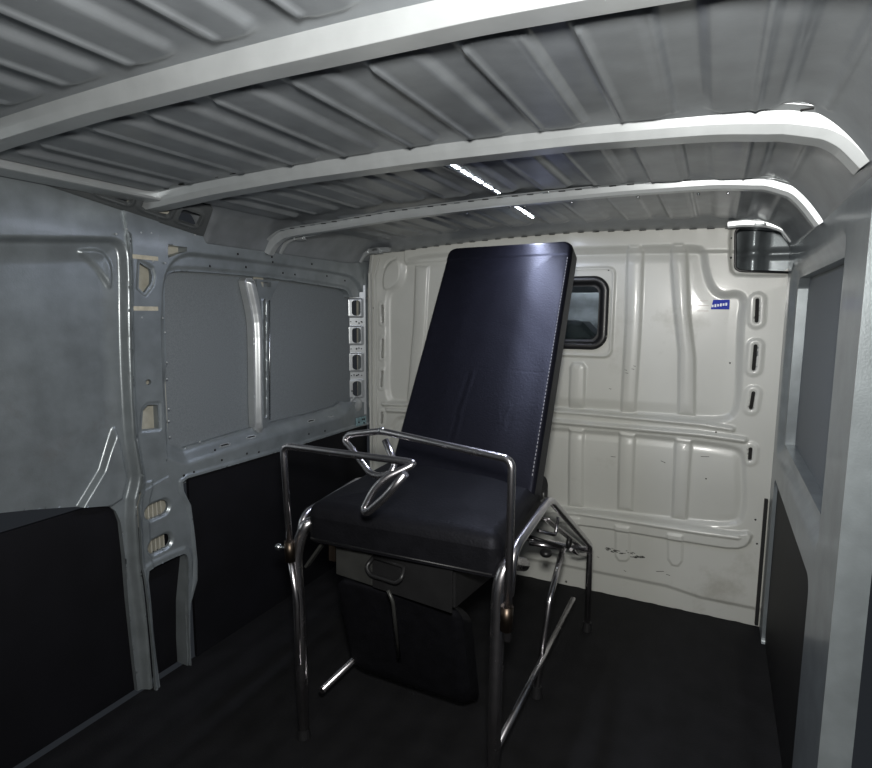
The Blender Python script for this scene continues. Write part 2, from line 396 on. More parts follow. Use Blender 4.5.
# blue label
lab = tag(empty('label_sticker', tuple(on(719.5, 305, 1, .004))), 'small blue and white label sticker on the cream bulkhead right of the window', 'sticker')
c = BP([(720.5, 305)])[0]; hy = -float(h_bulk(np.array([c[0]-.04, c[0], c[0]+.04]), np.array([c[1]]*3)).max())
def film(name, px0, py0, px1, py1, dy, material, parent, shear=0):
    a = BP([(px0, py0)])[0]; b = BP([(px1, py1)])[0]
    x0, x1, z0, z1 = a[0], b[0], min(a[1], b[1]), max(a[1], b[1])
    hy = -float(h_bulk(np.array([x0, x1, x0, x1, (x0+x1)/2]), np.array([z0, z0, z1, z1, (z0+z1)/2])).max())
    bm = bmesh.new()
    V = [bm.verts.new((x, y, z)) for y in (hy+.003-dy, hy-.0012-dy) for x, z in ((x0, z0), (x1, z0), (x1, z1), (x0+shear, z1))]
    for f in ((0, 1, 2, 3), (7, 6, 5, 4), (0, 4, 5, 1), (1, 5, 6, 2), (2, 6, 7, 3), (3, 7, 4, 0)): bm.faces.new([V[i] for i in f])
    return bm_obj(name, bm, material, parent)
film('blue_field', 710.6, 309.3, 730, 299.6, 0, 'blue', lab, .007)['label'] = 'blue printed field with small white capitals'
for k, (a, b) in enumerate([(696.5, 709), (696.5, 708)]):
    film('faded_line', a, 305.8-4.8*k, b, 305.2-4.8*k, 0, 'ghost', lab)
film('faded_line', 697, 311.2, 708.5, 310.6, 0, 'ghost', lab)
bm = bmesh.new()            # too small to read in the photograph: only the strokes of the white capitals
for k in range(6):
    a = BP([(712.6+2.75*k, 305.9-.35*k)])[0]
    box_bm(bm, (a[0], hy-.0014, a[1]), (.0062, .0006, .009+.002*(k % 2)))
bm_obj('white_print', bm, 'whitetxt', lab)

# ================================================================== LEFT SIDE
wall_left = struct(empty('wall_left', (0, -1.0, 0)))
Y0 = -2.5
win_open = chaikin(LP([(176, 453), (172.5, 413), (169.5, 345), (168.5, 300), (168.5, 280), (172, 273), (184, 270.5), (240, 274.5), (290, 280), (335, 287), (349, 289.5), (353, 296),
                       (352.4, 320), (350.5, 360), (349, 392), (346, 402), (338, 408), (274, 423.6), (225, 438)]), 1)
col_open = LP([(345, 297), (368, 297), (367, 402), (345, 402)])
win_step = chaikin(LP([(166, 470), (164, 420), (163, 350), (163.5, 300), (166, 277), (173, 262), (186, 254.5), (200, 254.5), (290, 266), (340, 273.5), (356, 278), (366, 300), (366, 420), (345, 425), (250, 455)]), 1)
pillar = LP([(118, 180), (126.5, 236), (128, 256), (129, 327), (131, 400), (134, 440), (140.5, 474), (141, 483), (135.5, 505), (138, 560), (143, 600), (147, 640), (152, 700), (162, 800), (168, 860),
             (200, 860), (190, 700), (187, 640), (187, 602), (191, 560), (188, 520), (179, 497), (167, 478), (163, 430), (160, 360), (158, 300), (157.5, 210)])
pill_open = chaikin(LP([(143.5, 571), (150, 566.5), (180, 552.5), (184, 554), (185.5, 562), (185, 600), (186, 640), (190, 700), (198, 860), (172, 860), (158, 700), (150, 640), (147, 602)]), 1)
liner_open = LP([(182, 482), (187, 478), (277, 452), (359, 426.5), (371, 424), (371, 1500), (196, 860), (188, 700), (187, 640), (190, 603), (196.5, 580), (196.5, 560), (194, 535), (190, 505), (183, 491)])
lin_left = LP([(40, 512), (110, 507), (117, 508), (123, 513), (127, 524), (131, 560), (134, 600), (140, 660), (152, 768), (160, 860), (-200, 1500), (-400, 800), (-400, 560)])
door_rec = chaikin(LP([(-700, 225), (40, 238), (108, 238.5), (119, 240), (125.5, 247), (128, 262), (128.5, 327), (131, 400), (133.5, 440), (139.5, 474), (139, 483), (133.5, 505), (136, 560), (141, 600), (147, 640), (160, 860), (-900, 1500)]), 1)
gusset = LP([(84, 512), (108, 472), (120.5, 430), (125, 447), (129.5, 472), (131, 480), (126, 500), (116, 508)])
inner_arch = chaikin(LP([(80, 250), (104, 249), (113, 255), (117.5, 268), (117.5, 290), (112, 280), (100, 262)]), 2)
def ell(px, py, w, h, ang=0):       # slot in world units around a pixel: half length, half width, tilt
    c = LP([(px, py)])[0]; dy, dz = math.cos(ang)*w, math.sin(ang)*w
    return [(c[0]-dy, c[1]-dz), (c[0]+dy, c[1]+dz)], h
trap_hi = LP([(139, 262.5), (149.5, 269), (151.5, 276), (150, 284), (143.5, 293), (138, 288)])
trap_lo = LP([(142.5, 410), (147, 405), (157, 404.5), (158, 428), (141, 429.5)])
trap_rail = LP([(168, 245), (187, 247), (187, 251.5), (178, 254), (168, 258)])
pil_ov = [ell(155.5, 509.5, .020, .024, math.radians(4)), ell(158.5, 543.5, .020, .023, math.radians(4))]
rnd = [ell(147, 382, .001, .0085), ell(141, 475, .001, .004)]
col_ov = [ell(360, 308, .0, .017), ell(359.6, 335, 0, .017), ell(359, 361.5, 0, .017), ell(358.8, 387.5, 0, .017)]
col_ov = [([(p[0][0], p[0][1]-.014), (p[0][0], p[0][1]+.014)], r) for p, r in col_ov]
col_pl = [LP(q) for q in ([(353.5, 298), (365.5, 300), (365, 318), (352.8, 317)], [(352.5, 325), (365.2, 326), (364.8, 344.5), (351.8, 344.5)],
                          [(351.2, 351.5), (364.8, 352), (364, 371.5), (350.6, 371.5)], [(350.8, 378), (363.8, 378), (363.4, 396.5), (350, 397)])]
mid_hole = LP([(265.5, 281.5), (276, 282.5), (275.5, 287), (268, 287)])
def pillar_holes(u, v):
    d = np.minimum(sd_poly(u, v, trap_hi), sd_poly(u, v, trap_lo)); d = np.minimum(d, sd_poly(u, v, pill_open))
    for p, r in pil_ov+rnd: d = np.minimum(d, sd_path(u, v, p)-r)
    return d
def rail_holes(u, v):
    d = np.minimum(sd_poly(u, v, trap_rail), sd_poly(u, v, win_open)); d = np.minimum(d, sd_poly(u, v, col_open)); d = np.minimum(d, sd_poly(u, v, liner_open)); d = np.minimum(d, sd_poly(u, v, lin_left))
    return d
pil_edge = chaikin(LP([(150, 150), (157.5, 210), (158, 300), (160, 360), (163, 430), (167, 478), (179, 497), (188, 520), (191, 560), (187, 602), (187, 640)]), 1, False)
top_lip = LP([(182, 557), (141, 576)])
def h_left(u, v):
    dwin = sd_poly(u, v, win_open); low = np.clip((1.0-v)/.05+.5, 0, 1)
    h = -.030*low*(1-sm(.03-dwin, .055))*(u > -1.2)
    h += -.014*(1-low)*sm(sd_poly(u, v, win_step), .012)
    h += -.004*(1-low)*sm(dwin-.012, .010)
    h += -.026*sm(sd_poly(u, v, door_rec)+.004, .016)
    h += -.012*sm(sd_poly(u, v, door_rec)+.035, .06)
    h += .022*sm(sd_poly(u, v, gusset), .010)+.010*sm(sd_poly(u, v, inner_arch), .012)
    h += -.010*sm(v*0+1.417-v, .01)*0-.008*sm(np.abs(v-1.425+.0*u)-.004, .006)*0
    h += -.016*sm(-(v-.70)-0*u, .001)*0
    h += .005*sm(sd_poly(u, v, liner_open)-.012, .006)
    h += .0008*np.sin(u*11)*np.sin(v*13)
    return h
def h_pillar(u, v):
    h = .007+0*u
    h += .006*sm(sd_poly(u, v, pill_open)-.020, .014)
    h += -.008*sm(sd_poly(u, v, trap_hi)-.010, .008)*0-.004*sm(sd_poly(u, v, trap_hi)-.008, .006)-.004*sm(sd_poly(u, v, trap_lo)-.008, .006)
    for p, r in pil_ov: h += -.008*sm(sd_path(u, v, p)-r-.004, .010)
    seam = on(150, 480, 0, 0)[2]
    h += .003*sm(v-seam+(u+1.2)*-.25, .003)
    lft = chaikin(LP([(126.5, 236), (128, 256), (129, 327), (131, 400), (134, 440), (140.5, 474), (141, 483), (135.5, 505), (138, 560), (143, 600), (147, 640), (162, 800)]), 1, False)
    h += .006*sm(sd_path(u, v, lft)-.007, .008)
    h += .004*sm(sd_path(u, v, lft)-.036, .006)*(v < seam)
    return h
topL = lambda u: 1.462+np.maximum(0, -1.03-u)*.14
relief('side_frame', mapL, (Y0, -.004), (0, 1.58), .004, h_left,
       lambda u, v: np.maximum(-np.minimum(rail_holes(u, v), sd_poly(u, v, pillar)+.006), v-topL(u)), 'silver', wall_left, lambda u, v: np.full(u.shape, -.056))
relief('pillar', mapL, (-1.46, -1.05), (0, 1.53), .003, h_pillar, lambda u, v: np.maximum(np.maximum(sd_poly(u, v, pillar), v-topL(u)), -pillar_holes(u, v)), 'silver', wall_left, .010)
for nm, y0, y1, z0, z1, x, mt in [('outer_skin', -1.22, -.72, .62, 1.36, -.05, 'skin'), ('outer_skin', -.72, -.103, .62, 1.36, -.05, 'skin')]:
    relief(nm, lambda u, v, h: (x+h, u, v), (y0, y1-.001), (z0, z1), .02, lambda u, v: .004*np.sin((u-y0)/(y1-y0)*math.pi)*np.sin((v-z0)/(z1-z0)*math.pi), None, mt, wall_left, .004)
# corner column: its face looks back at the camera, four pressed plates with oval holes
mapC = lambda u, v, h: (u+h*.6, -.058+.9*u-h*.8, v)
zc = [float(on(359.5, p, 1, -.04)[2]) for p in (308, 335, 361.5, 387.5)]
relief('corner_column', mapC, (-.060, .008), (.70, 1.34), .003, lambda u, v: sum(.005*sm(sd_box(u, v, -.030, z, .027, .044, .004), .004) for z in zc),
       lambda u, v: -np.minimum.reduce([sd_path(u, v, [(-.026, z-.022), (-.026, z+.022)])-.016 for z in zc]), 'beam', wall_left, .012)
box('cavity_sheet', (-.030, -.012, 1.03), (.080, .006, .60), 'cavity', wall_left)
for z in [(a+b)/2 for a, b in zip(zc[:-1], zc[1:])]:
    for dx in (-.044, -.024, -.006): ball('dark_dot', (-.002+dx, -.060+.9*dx, z), .0042 if dx == -.024 else .003, 'black', wall_left)  # black balls stand in for the dark of small holes
# inner faces seen through the holes, and the rail behind the top frame
box('cavity_sheet', (-.040, -1.24, .98), (.012, .15, .90), 'cavity', wall_left)
box('cavity_sheet', (-.048, -1.10, 1.42), (.012, .16, .09), 'cavity', wall_left)
for p, r in pil_ov:        # ribs inside the oval holes
    c = (np.array(p[0])+np.array(p[1]))/2
    for k in range(5): box('cavity_rib', (-.024, c[0]-.03+.015*k, c[1]), (.024, .004, .06), 'cavity', wall_left)
# liners
def liner(name, poly, x, z1, y0, y1):
    relief(name, lambda u, v, h: (x+h, u, v), (y0, y1), (0.0, z1), .02, lambda u, v: .0015*np.sin(u*6)*np.sin(v*5), None, 'liner', wall_left, .012)
liner('liner_panel', None, -.010, .652, -1.115, -.02); liner('liner_panel', None, -.046, .60, -1.29, -1.12); liner('liner_panel', None, -.044, .64, Y0, -1.295)
# divider post: curved channel plus flat slotted flange
postL = LP([(247, 278), (249.5, 290), (254, 310), (256.3, 327), (257, 370), (257.5, 421), (259.5, 433)]); postR = LP([(257, 278), (260.5, 290), (264, 310), (265.3, 327), (265.6, 370), (265.3, 421), (266.5, 434)])
postP = chaikin(postL+postR[::-1], 1)
relief('divider_post', lambda u, v, h: (-.016+h, u, v), (-.86, -.68), (.70, 1.36), .003,
       lambda u, v: .018*sm(sd_poly(u, v, postP)+.012, .02), lambda u, v: sd_poly(u, v, postP), 'beam', wall_left, .030)
fl = LP([(262, 279), (284, 281), (279, 291), (275, 300), (273.6, 330), (273.4, 424), (272, 429), (264, 431), (263, 330), (261, 300)])
slot_f = LP([(269.6, 301), (269.8, 416)])
relief('divider_flange', lambda u, v, h: (-.026+h, u, v), (-.80, -.62), (.70, 1.36), .003, lambda u, v: .005*sm(sd_path(u, v, slot_f)-.014, .005)*(sd_path(u, v, slot_f) > .009),
       lambda u, v: np.maximum(sd_poly(u, v, fl), -np.minimum(sd_path(u, v, slot_f)-.007, sd_poly(u, v, mid_hole))), 'silver', wall_left, .014)
c1, c2 = LP([(273, 300)])[0], LP([(273.2, 420)])[0]
tube('flange_edge', [(-.018, c1[0], c1[1]), (-.018, c2[0], c2[1])], .003, 'rivet', wall_left, 0, 6)
box('cavity_sheet', (-.044, c1[0]-.03, 1.03), (.006, .05, .62), 'cavity', wall_left)
# eyelets in the sloping sill
for px, py in [(225, 445.2), (251, 437.2), (311, 421), (331, 416)]:
    c = on(px, py, 0, -.014); o = relief('sill_hole', lambda u, v, h, c=c: (c[0]+u*.8+h*.5, c[1]+v, c[2]-u*.7+h*.7), (-.012, .012), (-.03, .03), .003, lambda u, v: .003*np.ones(u.shape),
        lambda u, v: np.maximum(sd_path(u/.45, v, [(0, -.012), (0, .012)])-.014, -sd_path(u/.45, v, [(0, -.012), (0, .012)])+.009), 'beam', wall_left, .004)
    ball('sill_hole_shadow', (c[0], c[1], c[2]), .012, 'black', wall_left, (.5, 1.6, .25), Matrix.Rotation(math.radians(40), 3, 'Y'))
# black dots for bolts and small holes, the holes' dark painted in
for px, py in [(184, 475.5), (194, 472), (222, 460), (247, 453.5), (259, 452), (215, 450), (309, 434), (325, 431), (238, 254), (246, 267), (272, 257), (283, 273), (210, 266), (295, 274.5), (345, 280.5),
               (149.6, 497), (144, 500.5), (155, 494.5), (158, 518), (141, 525), (134.5, 293), (152.5, 291), (140, 402.5), (149, 446), (362, 322), (359, 323), (359, 348), (358.5, 374.6), (354, 375), (352, 391),
               (272.8, 262), (312, 264), (327, 276)]:
    c = on(px, py, 0, .002); ball('dark_dot', (c[0], c[1], c[2]), .0042, 'black', wall_left, (.5, 1, 1))
for px, py in [(127, 229), (141, 232.6), (151.3, 233), (142, 317.5), (153, 261.5), (165.5, 263), (163, 318), (165, 332.5), (167, 362.5), (167, 379), (169, 409), (169, 421), (170, 437), (116.5, 234), (195, 235), (200, 442)]:
    c = on(px, py, 0, .006); ball('rivet', (c[0], c[1], c[2]), .0034, 'beam', wall_left, (.7, 1, 1))
for y0, y1, py in [(131, 158, 257), (131, 158, 308)]:
    a, b = on(y0, py, 0, .006), on(y1, py+1, 0, .006)
    box('sealant_strip', ((a+b)/2).tolist(), (.003, b[1]-a[1], .013), 'seal', wall_left, bev=.001)
# bright dome and tie plate at the foot of the column
c = on(356.5, 405, 0, -.012); ball('corner_dome', c.tolist(), .034, 'beam', wall_left, (.6, 1.25, 1.15))
c = on(361, 421, 0, .004); box('tie_plate', c.tolist(), (.006, .085, .040), 'teal', wall_left)['label'] = 'teal tinted tie plate'
for dy, dz in [(-.025, -.002), (.008, .008), (.022, .006), (.02, -.012)]: ball('dark_dot', (c[0]+.004, c[1]+dy, c[2]+dz), .0045, 'black', wall_left)
# stay between the frame and the wall top
# holed cove plate under the roof above the pillar
mapK = lambda u, v, h: (v*.80+h*.6, u, topL(u)-.002+v*(.62-np.maximum(0, -1.03-u)*.2)-h*.8)
def k_holes(u, v):
    d = np.full(u.shape, 9.)
    for c0, w in [(-1.345, .050), (-1.215, .048), (-1.100, .038)]: d = np.minimum(d, sd_box(u+v*.25, v, c0, .060, w, .026, .012))
    return d
relief('cove_plate', mapK, (-1.62, -1.02), (0, .13), .004, lambda u, v: .007*sm(k_holes(u, v)-.012, .008)+.006*sm(-v+.0, .01),
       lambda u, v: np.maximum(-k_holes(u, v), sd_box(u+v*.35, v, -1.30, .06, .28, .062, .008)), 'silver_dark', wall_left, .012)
for c0 in (-1.345, -1.215, -1.100): ball('rivet', (.022, c0+.01, float(topL(np.array(c0)))+.004), .005, 'rivet', wall_left)
box('cavity_sheet', (.018, -1.22, 1.53), (.008, .16, .05), 'cavity', wall_left)

# ================================================================== RIGHT SIDE (mostly outside the photograph)
wall_right = struct(empty('wall_right', (WX, -.8, 0)))
ropen = [(-1.0, .76), (-.14, .76), (-.14, 1.30), (-.17, 1.33), (-1.0, 1.33)]
relief('side_frame', mapR, (-1.25, 0), (0, 1.475), .01, lambda u, v: -.02*(1-sm(.03-sd_poly(u, v, ropen), .05)), lambda u, v: -np.minimum(sd_poly(u, v, ropen), sd_box(u, v, -.55, .31, .44, .32, .04)), 'silver', wall_right, .05)
relief('outer_skin', mapR, (-1.05, -.05), (.68, 1.40), .05, lambda u, v: 0*u-.05, None, 'skin', wall_right, .004)
relief('liner_panel', mapR, (-1.05, -.05), (0, .68), .05, lambda u, v: 0*u-.012, None, 'liner', wall_right, .004)
strip('edge_seal', [(WX-.012, -.015, .02), (WX-.012, -.015, .52)], .012, .02, 'black', wall_right)

# ================================================================== CEILING
ceiling = struct(empty('ceiling', (.9, -1.2, 1.56)))
ribx = [.052, .205, .29, .468, .63, .785, .955, 1.095, 1.24, 1.322, 1.39, 1.475, 1.60, 1.70]
def topz(x):
    return np.interp(x, [0, .16, .39, .7, 1.03, 1.3, 1.57, 1.8], [1.502, 1.497, 1.516, 1.533, 1.541, 1.535, 1.526, 1.505])
def roofz(x, y):
    z = 1.570-.030*((x-.89)/.89)**2
    cv = np.clip((-1.0-y)/.06, 0, 1); z = z-(.105-.09*cv*cv*(3-2*cv))*np.clip(1-x/.13, 0, 1)**2-.105*np.clip(1-(WX-x)/.13, 0, 1)**2
    f = np.clip((y+.20)/.20, 0, 1); f = f*f*(3-2*f)
    return z*(1-f)+np.minimum(topz(x), z+.02)*f
pads = []
for y0, y1 in [(-.655, -.15), (-1.165, -.765), (-1.70, -1.295), (-2.45, -1.82)]:
    for k, (x0, x1) in enumerate([(.115, .215), (.275, .385), (.44, .555), (.61, .715), (.77, .87), (.935, 1.02), (1.085, 1.175), (1.235, 1.32), (1.385, 1.47), (1.53, 1.64)]):
        pads.append(((x0+x1)/2, (y0+y1)/2, (x1-x0)/2, (y1-y0)/2))
def h_roof(u, v):
    h = 0*u
    for cx, cy, hx, hy_ in pads: h += .009*sm(sd_box(u, v, cx, cy, hx, hy_, .03), .022)
    for x in ribx: h += .006*sm(np.abs(u-x)-.004, .010)*sm(np.minimum.reduce([np.abs(v-q) for q in (-.71, -1.23, -1.76)])*-1+.075, .02)*sm(v+.15, .02)*sm(.07-u, .02)*sm(u-(WX-.07), .02)
    return h
relief('roof_sheet', lambda u, v, h: (u, v, roofz(u, v)-h), (-.01, WX+.01), (-2.6, .02), .005, h_roof, None, 'roof', ceiling, .002)
def crossbeam(name, y, xs, zs, wdt, dep, material='beam'):
    prof = [(-wdt*1.05, .010), (-wdt*.62, .009), (-wdt*.5, -dep*.4), (-wdt*.38, -dep), (wdt*.38, -dep), (wdt*.5, -dep*.4), (wdt*.62, .009), (wdt*1.05, .010)]
    X = np.linspace(xs[0], xs[-1], 70); X = np.concatenate([np.linspace(xs[0], xs[0]+.12, 16), X[(X > xs[0]+.125) & (X < xs[-1]-.125)], np.linspace(xs[-1]-.12, xs[-1], 16)])
    Z = np.interp(X, xs, zs)
    for _ in range(2): Z[1:-1] = (Z[:-2]+2*Z[1:-1]+Z[2:])/4
    V = []; F = []; n = len(prof)
    for i, (x, z) in enumerate(zip(X, Z)):
        j0, j1 = max(i-1, 0), min(i+1, len(X)-1); t = np.array([X[j1]-X[j0], Z[j1]-Z[j0]]); t /= np.hypot(*t); nx, nz = -t[1], t[0]
        for dy, dz in prof: V.append((x+nx*dz, y+dy, z+nz*dz))
        if i:
            for k in range(n-1): F.append(((i-1)*n+k, (i-1)*n+k+1, i*n+k+1, i*n+k))
    o = mesh_np(name, V, F, material, ceiling, False)
    mo = o.modifiers.new('thick', 'SOLIDIFY'); mo.thickness = .002
    mb = o.modifiers.new('bev', 'BEVEL'); mb.width = .003; mb.segments = 2; mb.limit_method = 'ANGLE'
    return o
xs = [0.002, .02, .045, .085, .15, .293, .583, .94, 1.3, 1.55, 1.66, 1.715, 1.745, WX-.002]
zs = [1.432, 1.458, 1.478, 1.497, 1.505, 1.513, 1.535, 1.548, 1.553, 1.549, 1.535, 1.512, 1.478, 1.43]
crossbeam('crossbeam', -.71, xs, zs, .034, .016)
zs2 = [1.528, 1.530, 1.531, 1.534, 1.539, 1.55, 1.562, 1.566, 1.562, 1.55, 1.535, 1.52, 1.50, 1.46]
crossbeam('crossbeam', -1.23, xs, zs2, .062, .026)
crossbeam('crossbeam', -1.76, xs, zs2, .05, .024)
crossbeam('roof_stay', -.085, [0.002, .02, .05, .09, .17], [1.45, 1.478, 1.494, 1.499, 1.499], .016, .008)
crossbeam('roof_stay', -.10, [1.575, 1.62, 1.70, 1.75, WX-.002], [1.524, 1.527, 1.52, 1.50, 1.46], .018, .012)
crossbeam('roof_stay', -.645, [0.002, .02, .05, .09, .20], [1.437, 1.465, 1.483, 1.493, 1.506], .012, .006)
# longitudinal roof rail above the pillar
bm = bmesh.new(); box_bm(bm, (.065, -1.72, 1.545), (.09, .98, .046), None, .008); bm_obj('roof_rail', bm, 'beam', ceiling)
# flange rivets along the beams
for y, dd in ((-.71-.032, .045), (-1.23-.056, .06)):
    for k in range(34):
        x = .10+k*dd*1.05
        if x > 1.7: break
        z = float(np.interp(x, xs, zs if y > -1 else zs2))+.007
        box('flange_clip', (x, y, z), (.019, .006, .002), 'rivet' if k % 3 == 0 else 'black', ceiling, bev=.0008)
for px, py in [(467, 213), (509.5, 207), (525, 206.5), (572, 202.5), (698.5, 194), (728, 193), (638, 197)]:
    c = on(px, py, 1, -.662); ball('rivet', (c[0], c[1], min(c[2], 1.545)), .004, 'rivet', ceiling)
for px, py in [(166, 206), (181, 207), (260, 176.5), (275, 176), (203, 192), (215, 190.5)]:
    c = on(px, py, 1, -1.165); ball('rivet', (c[0], c[1], c[2]), .0045, 'rivet', ceiling)
for k in range(24):
    x = .2+k*.06; box('seam_clip', (x, -.022, float(roofz(np.array(x), np.array(-.022)))-.0035), (.026, .005, .002), 'black', ceiling, bev=.0008)

# LED strips on the roof
def led(y0, y1, x0, x1, label):
    t = tag(empty('led_strip', (x0, y0, 1.55)), label, 'light strip')
    a = Vector((x0, y0, float(roofz(np.array(x0), np.array(y0)))-.006)); b = Vector((x1, y1, float(roofz(np.array(x1), np.array(y1)))-.006)); d = b-a
    rot = d.to_track_quat('Y', 'Z').to_matrix()
    box('backing_tape', (a+b)/2, (.013, d.length, .003), 'ledback', t, rot, .0008)
    n = int(d.length/.0165)
    src = None
    for k in range(n):
        p = a.lerp(b, (k+.5)/n)+Vector((0, 0, -.003))
        if k % 5 == 4: continue
        if src is None: src = box('diode', p, (.008, .011, .003), 'led', t, rot, .0006); p0 = p
        else:
            o = src.copy(); COL.objects.link(o); o.parent = t; o.location = p-p0
led(-1.155, -.775, .972, .960, 'lit white LED strip on the ribbed roof, rear length before the crossbeam')
led(-.56, -.315, .940, .925, 'short lit LED strip on the roof between crossbeam and bulkhead')

# ================================================================== FLOOR
floor = struct(relief('floor', lambda u, v, h: (u, v, h-.0), (-.02, WX+.02), (-2.9, .03), .02, lambda u, v: -.0+.002*np.sin(u*60), None, 'floor', None, .03))
floor.name = 'floor'

# ================================================================== EXAMINATION CHAIR
CH = empty('examination_chair', (.87, -1.0, 0))
tag(CH, 'black vinyl examination chair with high reclined backrest and worn chrome tube frame', 'chair')
def lerp2(C4):
    TL, TR, BR, BL = [np.array(c, float) for c in C4]
    n = np.cross(TR-TL, BL-TL); n /= np.linalg.norm(n)
    if n[1] > 0: n = -n
    def f(u, v, h):
        u = u[..., None]; v = v[..., None]
        P = (TL*(1-u)+TR*u)*v+(BL*(1-u)+BR*u)*(1-v)+n*h[..., None]
        return P[..., 0], P[..., 1], P[..., 2]
    return f
TURN = math.radians(-5)
def pair(pl, pr, wd):
    d1 = FW+RT*(pl[0]-436)/FPX-UP*(pl[1]-384)/FPX; d2 = FW+RT*(pr[0]-436)/FPX-UP*(pr[1]-384)/FPX
    s = np.linalg.lstsq(np.stack([d2, -d1], 1), np.array([wd*math.cos(TURN), wd*math.sin(TURN), 0]), rcond=None)[0]
    return CAM+d1*s[1], CAM+d2*s[0]
TL, TR = pair((449, 247.5), (573.5, 240), .50); ML, MR = pair((395, 447), (537, 470), .50)
TL[2] = TR[2] = (TL[2]+TR[2])/2
BLc, BRc = ML+(ML-TL)*.13, MR+(MR-TR)*.13
bh = np.linalg.norm(TL-BLc)
bmap = lerp2((TL, TR, BRc, BLc)); A_, B_ = .50, bh
crease = [(.335, .44), (.315, .36), (.285, .27), (.265, .22), (.25, .12)]
def h_back(u, v):
    U, V = u*A_, v*B_
    d = sd_box(U, V, A_/2, B_/2, A_/2, B_/2, .035)
    t = np.clip(-d/.014, 0, 1)
    h = -.014*(1-np.sqrt(np.clip(1-(1-t)**2, 0, 1)))
    h += -.0045*sm(np.abs(V-(B_-.062))-.0005, .005)*(U > 0)+.0025*sm(-(V-(B_-.062)), .002)
    h += .006*sm(d+.10, .12)
    C1 = [(a*A_/.475*1.0, b*B_/.86) for a, b in crease]
    C1 = [(.222, .40), (.214, .30), (.207, .25), (.213, .24), (.208, .14)]
    d1 = sd_path(U, V, C1); side = np.clip((U-np.interp(V, [.14, .24, .25, .30, .40], [.208, .213, .207, .214, .222]))/.012, -1, 1)
    h += .0028*sm(d1-.006, .030)*side
    for P_, a in [([(.385, .30), (.37, .25), (.378, .23), (.365, .20)], .0007), ([(.395, .26), (.388, .22)], -.0006), ([(.35, .27), (.36, .24)], .0006)]: h += a*sm(sd_path(U, V, P_)-.002, .012)
    h += -.0016*sm(np.abs(V-.425)-.0006, .004)*(sm(.36-U, .02)*sm(U-.475, .02)+sm(.235-U, .01)*sm(U-.265, .01))
    wz = sm(-(V-.30), .5)*0+1
    h += .0003*np.sin(U*35+3*np.sin(V*11))*np.sin(V*27+2*np.sin(U*15))
    return h
back_mask = lambda u, v: sd_box(u*A_, v*B_, A_/2, B_/2, A_/2, B_/2, .035)
# grid works in metres, mapped to unit square
relief('backrest', lambda U, V, h: bmap(U/A_, V/B_, h), (0-.004, A_+.004), (-.004, B_+.004), .004, lambda U, V: h_back(U/A_, V/B_),
       lambda U, V: sd_box(U, V, A_/2, B_/2, A_/2, B_/2, .035), 'vinyl', CH, lambda U, V: np.full(U.shape, -.066), True)
BK = [o for o in CH.children if o.name.startswith('backrest')][0]
bm = bmesh.new()                                     # white stitches down the right front edge
for k in range(64):
    V_ = .09+k*(B_-.16)/64; P = np.array(bmap(np.array((A_-.011)/A_), np.array(V_/B_), np.array(.0006))); P2 = np.array(bmap(np.array((A_-.011)/A_), np.array((V_+.0065)/B_), np.array(.0006)))
    d = Vector(P2-P); box_bm(bm, Vector((P+P2)/2), (.0020, .0018, d.length), d.to_track_quat('Z', 'Y').to_matrix())
for v in bm.verts: pass
off = root_offset(BK); o = bm_obj('stitching', bm, 'white', BK); o['label'] = 'white stitching'

# seat
SFL, SFR = (.600, -1.255, .700), (1.150, -1.235, .700); SBL, SBR = (.580, -.690, .716), (1.125, -.715, .718)
sA, sB = .55, .55
def smap(U, V, h):
    u, v = U/sA, V/sB
    x = (SFL[0]*(1-u)+SFR[0]*u)*(1-v)+(SBL[0]*(1-u)+SBR[0]*u)*v; y = (SFL[1]*(1-u)+SFR[1]*u)*(1-v)+(SBL[1]*(1-u)+SBR[1]*u)*v
    return x, y, .700+.020*v+h
def h_seat(U, V):
    d = sd_box(U, V, sA/2, sB/2, sA/2, sB/2, .035); t = np.clip(-d/.040, 0, 1)
    h = -.036*(1-np.sqrt(np.clip(1-(1-t)**2, 0, 1)))+.012*sm(d+.10, .16)
    h += .0008*np.sin(U*22+V*9)*np.sin(V*17)+.004*np.exp(-((U-.43)/.06)**2-((V-.06)/.05)**2)
    return h
relief('seat', smap, (-.004, sA+.004), (-.004, sB+.004), .004, h_seat, lambda U, V: sd_box(U, V, sA/2, sB/2, sA/2, sB/2, .035), 'vinyl_dull', CH, lambda U, V: np.full(U.shape, -.104), True)
ST = [o for o in CH.children if o.name.startswith('seat')][0]
tube('piping', [(SFL[0]+.02, SFL[1]-.001, .604), (SFR[0]-.02, SFR[1]-.001, .604)], .003, 'vinyl_side', ST, 0, 8)
box('seat_board', (.87, -1.0, .593), (.50, .44, .014), 'darksteel', CH)

# frame
def px(p, ax, val): return on(p[0], p[1], ax, val).tolist()
fr = .013
l0 = px((307.5, 521), 1, -1.235); l1 = px((300, 538), 1, -1.245); l2 = px((296, 556), 1, -1.25); l3 = px((299, 600), 1, -1.25)
tube('leg', [(l0[0]+.03, -1.15, .60), l0, l1, l2, l3, (l3[0]+.005, -1.25, .03)], .0165, 'chrome', CH, .07)
r0 = px((507.5, 562), 1, -1.215); r1 = px((500, 580), 1, -1.235); r2 = px((498, 600), 1, -1.24)
tube('leg', [(r0[0]+.01, -1.12, .59), r0, r1, r2, (r2[0]-.004, -1.24, .03)], .0165, 'chrome', CH, .07)
XR = 1.175
apex = px((549.8, 499), 0, XR); f0 = px((514, 549), 0, XR); b0 = px((590, 545), 0, XR+.01)
tube('side_rail', [(f0[0], f0[1]-.03, f0[2]-.10), f0, apex, b0, (b0[0], b0[1]+.01, .03)], .0115, 'chrome', CH, .035)
